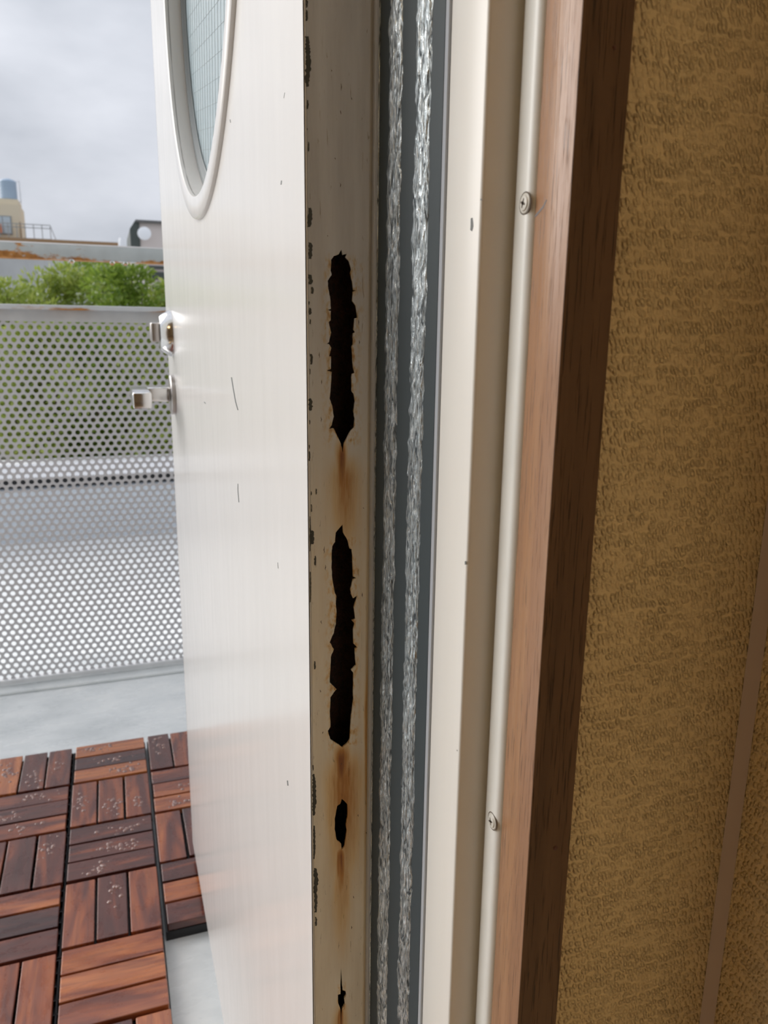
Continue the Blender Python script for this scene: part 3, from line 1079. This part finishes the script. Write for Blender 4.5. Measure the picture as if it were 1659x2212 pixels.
# ------------------------------------------------------------------ balcony railing
YR = 2.09
rail = thing("balcony_railing", (-0.1, YR, -0.022), "grey steel balcony railing with rusting handrail and perforated metal panel", "railing")
RX0, RX1 = -1.75, 1.55
smooth_by_angle(MB().box(RX0, RX1, YR - 0.004, YR + 0.040, 1.0575, 1.0925).build("handrail", RUSTRAIL, rail, bevel=0.0025, seg=2))
MB().box(RX0, RX1, YR - 0.0042, YR - 0.0005, 1.0915, 1.0950).build("handrail_highlight", COPING, rail)  # thin white strip painting the rim light along the handrail's top edge
MB().box(RX0, RX1, YR - 0.030, YR + 0.010, 0.9395, 0.9510).build("top_channel_lip", RUSTLIP, rail, bevel=0.0015)
MB().box(RX0, RX1, YR - 0.002, YR + 0.006, 0.9120, 0.9398).build("top_channel_web", GALV, rail)
MB().box(RX0, RX1, YR - 0.012, YR + 0.010, -0.0160, -0.0040).build("bottom_rail", GALV, rail, bevel=0.002)
for x in (-1.5, -0.75, 0.75, 1.45):
    MB().box(x - 0.02, x + 0.02, YR + 0.012, YR + 0.038, -0.022, 1.0575).build("post", GALV, rail)

# perforated sheet: hexagonal cells with a round hole, walls included
PX, PZ, HR, TH = 0.01955, 0.01520, 0.0061, 0.0016


def perforated(x0, x1, z0, z1, y):
    bm = []
    vs_, fs_ = [], []
    n = 12
    rows_ = int((z1 - z0) / PZ)
    cols = int((x1 - x0) / PX)
    # rectangular brick cells, alternate rows shifted by half a pitch
    for r in range(rows_):
        zc = z0 + (r + 0.5) * PZ
        for c in range(cols):
            xc = x0 + (c + 0.5 + (0.5 if r % 2 else 0.0)) * PX
            i = len(vs_)
            for k in range(n):
                a = 2 * math.pi * k / n
                ca, sa = math.cos(a), math.sin(a)
                t = min((PX / 2) / max(abs(ca), 1e-6), (PZ / 2) / max(abs(sa), 1e-6))
                # corners of the cell at the diagonal vertices
                ex, ez = ca * t, sa * t
                if k in (1, 5, 7, 11):
                    ex = math.copysign(PX / 2, ca)
                    ez = math.copysign(PZ / 2, sa)
                elif k in (2, 4, 8, 10):
                    ex = math.copysign(PX / 6, ca)
                    ez = math.copysign(PZ / 2, sa)
                hx, hz = ca * HR, sa * HR
                vs_.append((xc + ex, y, zc + ez))
                vs_.append((xc + hx, y, zc + hz))
                vs_.append((xc + hx, y + TH, zc + hz))
                vs_.append((xc + ex, y + TH, zc + ez))
            for k in range(n):
                a, b_ = i + 4 * k, i + 4 * ((k + 1) % n)
                fs_.append((a, b_, b_ + 1, a + 1))
                fs_.append((a + 1, b_ + 1, b_ + 2, a + 2))
                fs_.append((a + 2, b_ + 2, b_ + 3, a + 3))
    me = bpy.data.meshes.new("perforated_panel")
    me.from_pydata(vs_, [], fs_)
    me.update()
    me.materials.append(PERF)
    return me


po = link("perforated_panel", perforated(-1.42, 1.30, -0.006, 0.926, YR), rail)
po["label"] = "grey perforated steel panel"

# hanging raindrops
for (px, py, lab) in ((155, 563, "clear raindrop hanging under the handrail, leftmost of three"), (242, 567, "clear raindrop hanging under the handrail, middle of three"),
                      (271, 567, "clear raindrop hanging under the handrail, rightmost of three")):
    p = on_y(px, py, YR - 0.001)
    p.z = 1.0578
    o = MB().lathe(p, (0, 0, -1), [(0, 0.0046), (0.0014, 0.0056), (0.0035, 0.0062), (0.0062, 0.0057), (0.0084, 0.0039), (0.0096, 0.0014)], 18).build("raindrop", WATER, smooth=True)
    tag(o, lab, "raindrop", "raindrops under the handrail")

# ------------------------------------------------------------------ neighbouring roof terrace seen through the holes
YP = 8.6
zw = on_y(0, 1181, YP).z          # roof level
zg = on_y(0, 1062, YP).z          # parapet top under the recess
zd = on_y(0, 1034, YP).z          # recess top
zc = on_y(0, 1004, YP).z          # coping top
nr = thing("neighbour_roof", (-1, 5.5, zw - 3), "pale flat roof with blue-grey parapet and white coping seen through the perforated panel", "roof")
MB().box(-9, 9, 2.6, YP + 0.5, zw - 3.0, zw).build("roof_slab", ROOFW, nr)
MB().box(-9, 9, YP, YP + 0.25, zw, zg).build("parapet", PARAPET, nr)
MB().box(-9, 9, YP + 0.12, YP + 0.25, zg, zd).build("recess", SHADOWGAP, nr)
MB().box(-9, 9, YP - 0.04, YP + 0.30, zd, zc).build("coping", COPING, nr)
tag(MB().box(-9, 9, YP + 0.5, 15, zw - 3.0, zd - 0.25).build("garden_bed", SOIL), "dark soil of the raised garden bed under the green shrubs", "garden bed", kind="structure")
tag(MB().box(-160, 160, -60, 260, -6.2, -6.0).build("ground", ASPH), "grey ground of the town far below", "ground", kind="structure")
zs = zd - 0.25


def bush(x, y, ztop, rx, seed, material, label, nl=3000):
    rnd = random.Random(seed)
    t = thing("garden_shrub", (x, y, zs), label, "shrub", "shrubs behind the neighbouring parapet")
    vs_, fs_, cols = [], [], []
    lobes = []
    hgt = ztop - zs
    for k in range(14):
        f = rnd.uniform(0.12, 0.88)
        lobes.append((x + rnd.gauss(0, rx * 0.5), y + rnd.gauss(0, rx * 0.4), zs + hgt * f, rnd.uniform(0.2, 0.38) * rx + 0.1))
    lobes.append((x + rnd.gauss(0, rx * 0.15), y, ztop - 0.2, 0.22))
    lobes.append((x - rx * 0.45, y, ztop - 0.35, 0.26))
    lobes.append((x + rx * 0.5, y, ztop - 0.42, 0.26))
    lobes.append((x + rnd.gauss(0, rx * 0.4), y, ztop - 0.3, 0.24))
    for k in range(nl):
        lx, ly, lz, lr = rnd.choice(lobes)
        d = Vector((rnd.gauss(0, 1), rnd.gauss(0, 1), rnd.gauss(0, 1))).normalized()
        p = Vector((lx, ly, lz)) + d * lr * rnd.uniform(0.55, 1.08)
        if p.z < zs + 0.03:
            continue
        ln = rnd.uniform(0.06, 0.11)
        wd = ln * rnd.uniform(0.3, 0.45)
        ax = (d + Vector((rnd.gauss(0, 0.6), rnd.gauss(0, 0.6), rnd.gauss(0.2, 0.6)))).normalized()
        sd = ax.cross(Vector((rnd.gauss(0, 1), rnd.gauss(0, 1), rnd.gauss(0, 1)))).normalized()
        i = len(vs_)
        vs_ += [tuple(p), tuple(p + ax * ln * 0.5 + sd * wd * 0.5), tuple(p + ax * ln), tuple(p + ax * ln * 0.5 - sd * wd * 0.5)]
        fs_.append((i, i + 1, i + 2, i + 3))
        cv = min(1, max(0, rnd.gauss(0.5, 0.22)))
        cols += [cv] * 4
    me = bpy.data.meshes.new("foliage")
    me.from_pydata(vs_, [], fs_)
    ca = me.color_attributes.new("leaf", 'FLOAT_COLOR', 'POINT')
    for i, cv in enumerate(cols):
        ca.data[i].color = (cv, cv, cv, 1)
    me.materials.append(material)
    fo = link("foliage", me, t)
    fo["kind"] = "stuff"
    mb = MB()
    for (lx, ly, lz, lr) in lobes[::2]:
        mb.tube((x + rnd.gauss(0, 0.03), y + rnd.gauss(0, 0.03), zs - 0.02), (lx, ly, lz), 0.022, 0.007, 6)
    mb.build("stems", BARK, t)
    return t


def top_z(px, py, Y):
    p = on_y(px, py, Y)
    return p.x, p.z


for i, (px, py, Y, rx, ma, lab) in enumerate((
        (-120, 612, 12.0, 0.62, LEAF, "light green shrub at the left end of the row behind the parapet"),
        (20, 606, 10.6, 0.52, LEAF, "low yellow-green shrub in front of the grey concrete wall"),
        (125, 572, 11.9, 0.56, LEAF, "bright green shrub left of the tallest shrubs, under the rusting handrail"),
        (205, 552, 13.2, 0.62, LEAF2, "tall green shrub reaching the handrail between its raindrops"),
        (262, 556, 10.7, 0.46, LEAF2, "tall deep green shrub reaching the handrail at its right-hand raindrops"),
        (345, 604, 12.1, 0.55, LEAF, "green shrub nearest the open door edge, below the pink house"),
        (480, 600, 11.0, 0.55, LEAF2, "deep green shrub behind the open door"),
        (70, 690, 9.45, 0.46, LEAF, "low green shrub behind the perforated panel, left of centre"),
        (190, 690, 9.5, 0.46, LEAF2, "low dark green shrub behind the middle of the perforated panel"),
        (310, 680, 9.45, 0.46, LEAF, "low green shrub behind the perforated panel beside the lever handle"))):
    x, z = top_z(px, py, Y)
    bush(x, Y, z, rx, 40 + i, ma, lab, 6500)

# ------------------------------------------------------------------ far buildings
YA = 70.0


def P(px, py, Y):
    return on_y(px, py, Y)


a = thing("concrete_building", (-10, YA + 5, -6), "long grey concrete building with a brown eave under the beige tower", "building")
ex = P(262, 527, YA).x
ze = P(0, 513, YA).z
MB().box(-30, ex, YA, YA + 12, -6.0, ze - 0.35).build("wall", CWALL, a)
MB().box(-30.3, ex + 0.2, YA - 0.4, YA + 12.3, ze - 0.35, ze).build("eave", COPPER, a)
# roof railing
rr = thing("roof_railing", (P(60, 500, YA).x, YA + 1, ze), "thin grey steel railing on the roof beside the beige tower", "railing")
zr = P(108, 487, YA + 1).z
xr = P(108, 487, YA + 1).x
for z in (zr, zr - 0.25, ze + 0.12):
    MB().box(-12, xr, YA + 0.98, YA + 1.03, z - 0.03, z + 0.03).build("rail", STEELG, rr)
k = 0
x = xr
while x > -9:
    MB().box(x - 0.03, x + 0.03, YA + 0.98, YA + 1.04, ze, zr).build("post", STEELG, rr)
    x -= 0.62
# slanting brace at the end
MB().tube((xr, YA + 1, zr), (xr + 0.4, YA + 1, ze), 0.03, n=6).build("brace", STEELG, rr)
# tower
tx = P(44, 470, YA + 2).x
zt1 = P(20, 438, YA + 2).z
tw = thing("beige_tower", (tx - 2.5, YA + 4, ze), "beige stair tower with a grey window and blue water tank on top", "building")
MB().box(tx - 6, tx, YA + 2, YA + 6, ze, zt1 - 0.1).build("wall", BEIGE, tw)
x1 = P(38, 440, YA + 2).x
MB().box(tx - 6, x1, YA + 2.4, YA + 5.6, zt1 - 0.1, zt1 + 0.35).build("upper_wall", BEIGE, tw)
wx1, wz1 = P(24, 467, YA + 2).x, P(24, 467, YA + 2).z
wz0 = P(24, 507, YA + 2).z
w = MB().box(wx1 - 1.3, wx1, YA + 1.93, YA + 2.02, wz0, wz1).build("window", WINF, tw)
for q in (0, 1):
    MB().box(wx1 - 1.22 + q * 0.6, wx1 - 0.68 + q * 0.6, YA + 1.9, YA + 1.95, wz0 + 0.08, wz1 - 0.08).build("pane", PANE, w)
dp = P(46, 480, YA + 2)
MB().box(dp.x - 0.12, dp.x - 0.04, YA + 1.9, YA + 2.0, ze, dp.z).build("downpipe", COPPER, tw)
cl = MB().box(P(0, 495, YA + 1.2).x - 0.5, P(4, 495, YA + 1.2).x, YA + 1.18, YA + 1.24, P(0, 503, YA + 1.2).z, P(0, 484, YA + 1.2).z)
tag(cl.build("hanging_cloth", ORANGE, bevel=0.05), "orange cloth hanging over the roof railing at the tower window", "cloth")
# tank
tc_ = P(18, 410, YA + 4)
zt0 = P(18, 432, YA + 4).z
zt2 = P(18, 390, YA + 4).z
tk = thing("water_tank", (tc_.x, YA + 4, zt1 + 0.35), "blue-grey cylindrical water tank standing on the beige tower", "water tank")
smooth_by_angle(MB().lathe((tc_.x, YA + 4, zt0), (0, 0, 1), [(0, 0.60), (0.05, 0.64), (zt2 - zt0 - 0.1, 0.64), (zt2 - zt0, 0.55), (zt2 - zt0 + 0.12, 0.25)], 28).build("tank_body", TANK, tk))
fx = P(41, 400, YA + 4).x
for sx_ in (2 * tc_.x - fx, fx):
    MB().box(sx_ - 0.03, sx_ + 0.03, YA + 3.97, YA + 4.03, zt1 + 0.36, zt2 + 0.1).build("frame_post", WHITEP, tk)
    MB().box(sx_ - 0.03, sx_ + 0.03, YA + 4.6, YA + 4.66, zt1 + 0.36, zt2 + 0.1).build("frame_post", WHITEP, tk)
for z in (zt0 - 0.05, zt2 + 0.05):
    MB().box(2 * tc_.x - fx, fx, YA + 4.6, YA + 4.66, z - 0.03, z + 0.03).build("frame_bar", WHITEP, tk)
MB().box(tc_.x - 0.7, tc_.x + 0.7, YA + 3.4, YA + 4.6, zt1 + 0.36, zt0).build("stand", STEELG, tk)

# gabled house on the right
YH = 45.0
gx0, gx1 = P(281, 505, YH).x, P(302, 505, YH).x
zg0, zg1 = P(281, 494, YH).z, P(293, 474, YH).z
gm = P(293, 474, YH).x
zb = -6.0
hs = thing("gabled_house", (gm + 1, YH + 3, zb), "dark clad house end with a pale pinkish wall and sloping roof edge beside the door", "building")
mb = MB()
# dark clad end: polygon prism
fpoly = [(gx0, zb), (gx1, zb), (gx1, zg1 - 0.05), (gm, zg1), (gx0, zg0)]
i0 = len(mb.v)
for yy in (YH, YH + 6):
    for (xx, zz) in fpoly:
        mb.v.append((xx, yy, zz))
nn = len(fpoly)
mb.f.append(tuple(range(nn)))
mb.f.append(tuple(range(nn, 2 * nn)))
for k in range(nn):
    mb.f.append((k, (k + 1) % nn, nn + (k + 1) % nn, nn + k))
mb.build("clad_wall", SLATE, hs)
zp1 = P(330, 482, YH).z
MB().box(gx1, gx1 + 7, YH + 0.1, YH + 6, zb, zp1).build("pink_wall", PINKW, hs)
MB().box(gm, gx1 + 7.2, YH - 0.15, YH + 6.2, zp1, P(330, 477, YH).z).build("roof_edge", DARKR, hs)
for (pa, pb) in (((318, 573), (362, 582)), ((318, 586), (362, 604)),):
    p0, p1 = P(*pa, YH), P(*pb, YH)
    wob_ = MB().box(p0.x, p1.x + 0.6, YH + 0.02, YH + 0.12, p1.z, p0.z).build("window", DARKR, hs)
    MB().box(p0.x + 0.06, p1.x + 0.54, YH, YH + 0.05, p1.z + 0.05, p0.z - 0.05).build("pane", SLATE, wob_)
# pale annex below the gable
ax0 = P(286, 565, YH - 3)
MB().box(ax0.x, ax0.x + 0.75, YH - 3, YH, zb, P(286, 552, YH - 3).z).build("annex", PINKW, hs)
# dish
dc = P(312, 505, YH - 0.4)
ds = thing("satellite_dish", (dc.x, YH - 0.02, dc.z), "white round satellite dish on the gabled house wall", "dish")
smooth_by_angle(MB().lathe(dc, (0.15, 1, -0.25), [(-0.06, 0.34), (-0.055, 0.35), (0.0, 0.27), (0.035, 0.16), (0.05, 0.04)], 28).build("dish_bowl", WHITEP, ds))
MB().tube(dc, (dc.x, YH + 0.1, dc.z), 0.03, n=8).build("bracket", STEELG, ds)
# small white vent between the buildings
vp = P(266, 526, YA - 4)
tag(smooth_by_angle(MB().lathe((vp.x, YA - 4, -6), (0, 0, 1), [(0, 0.36), (vp.z + 6.0, 0.36), (vp.z + 6.4, 0.28)], 18).build("white_silo", WHITEP)),
    "small pale round-topped cylinder between the long building and the gabled house", "silo")
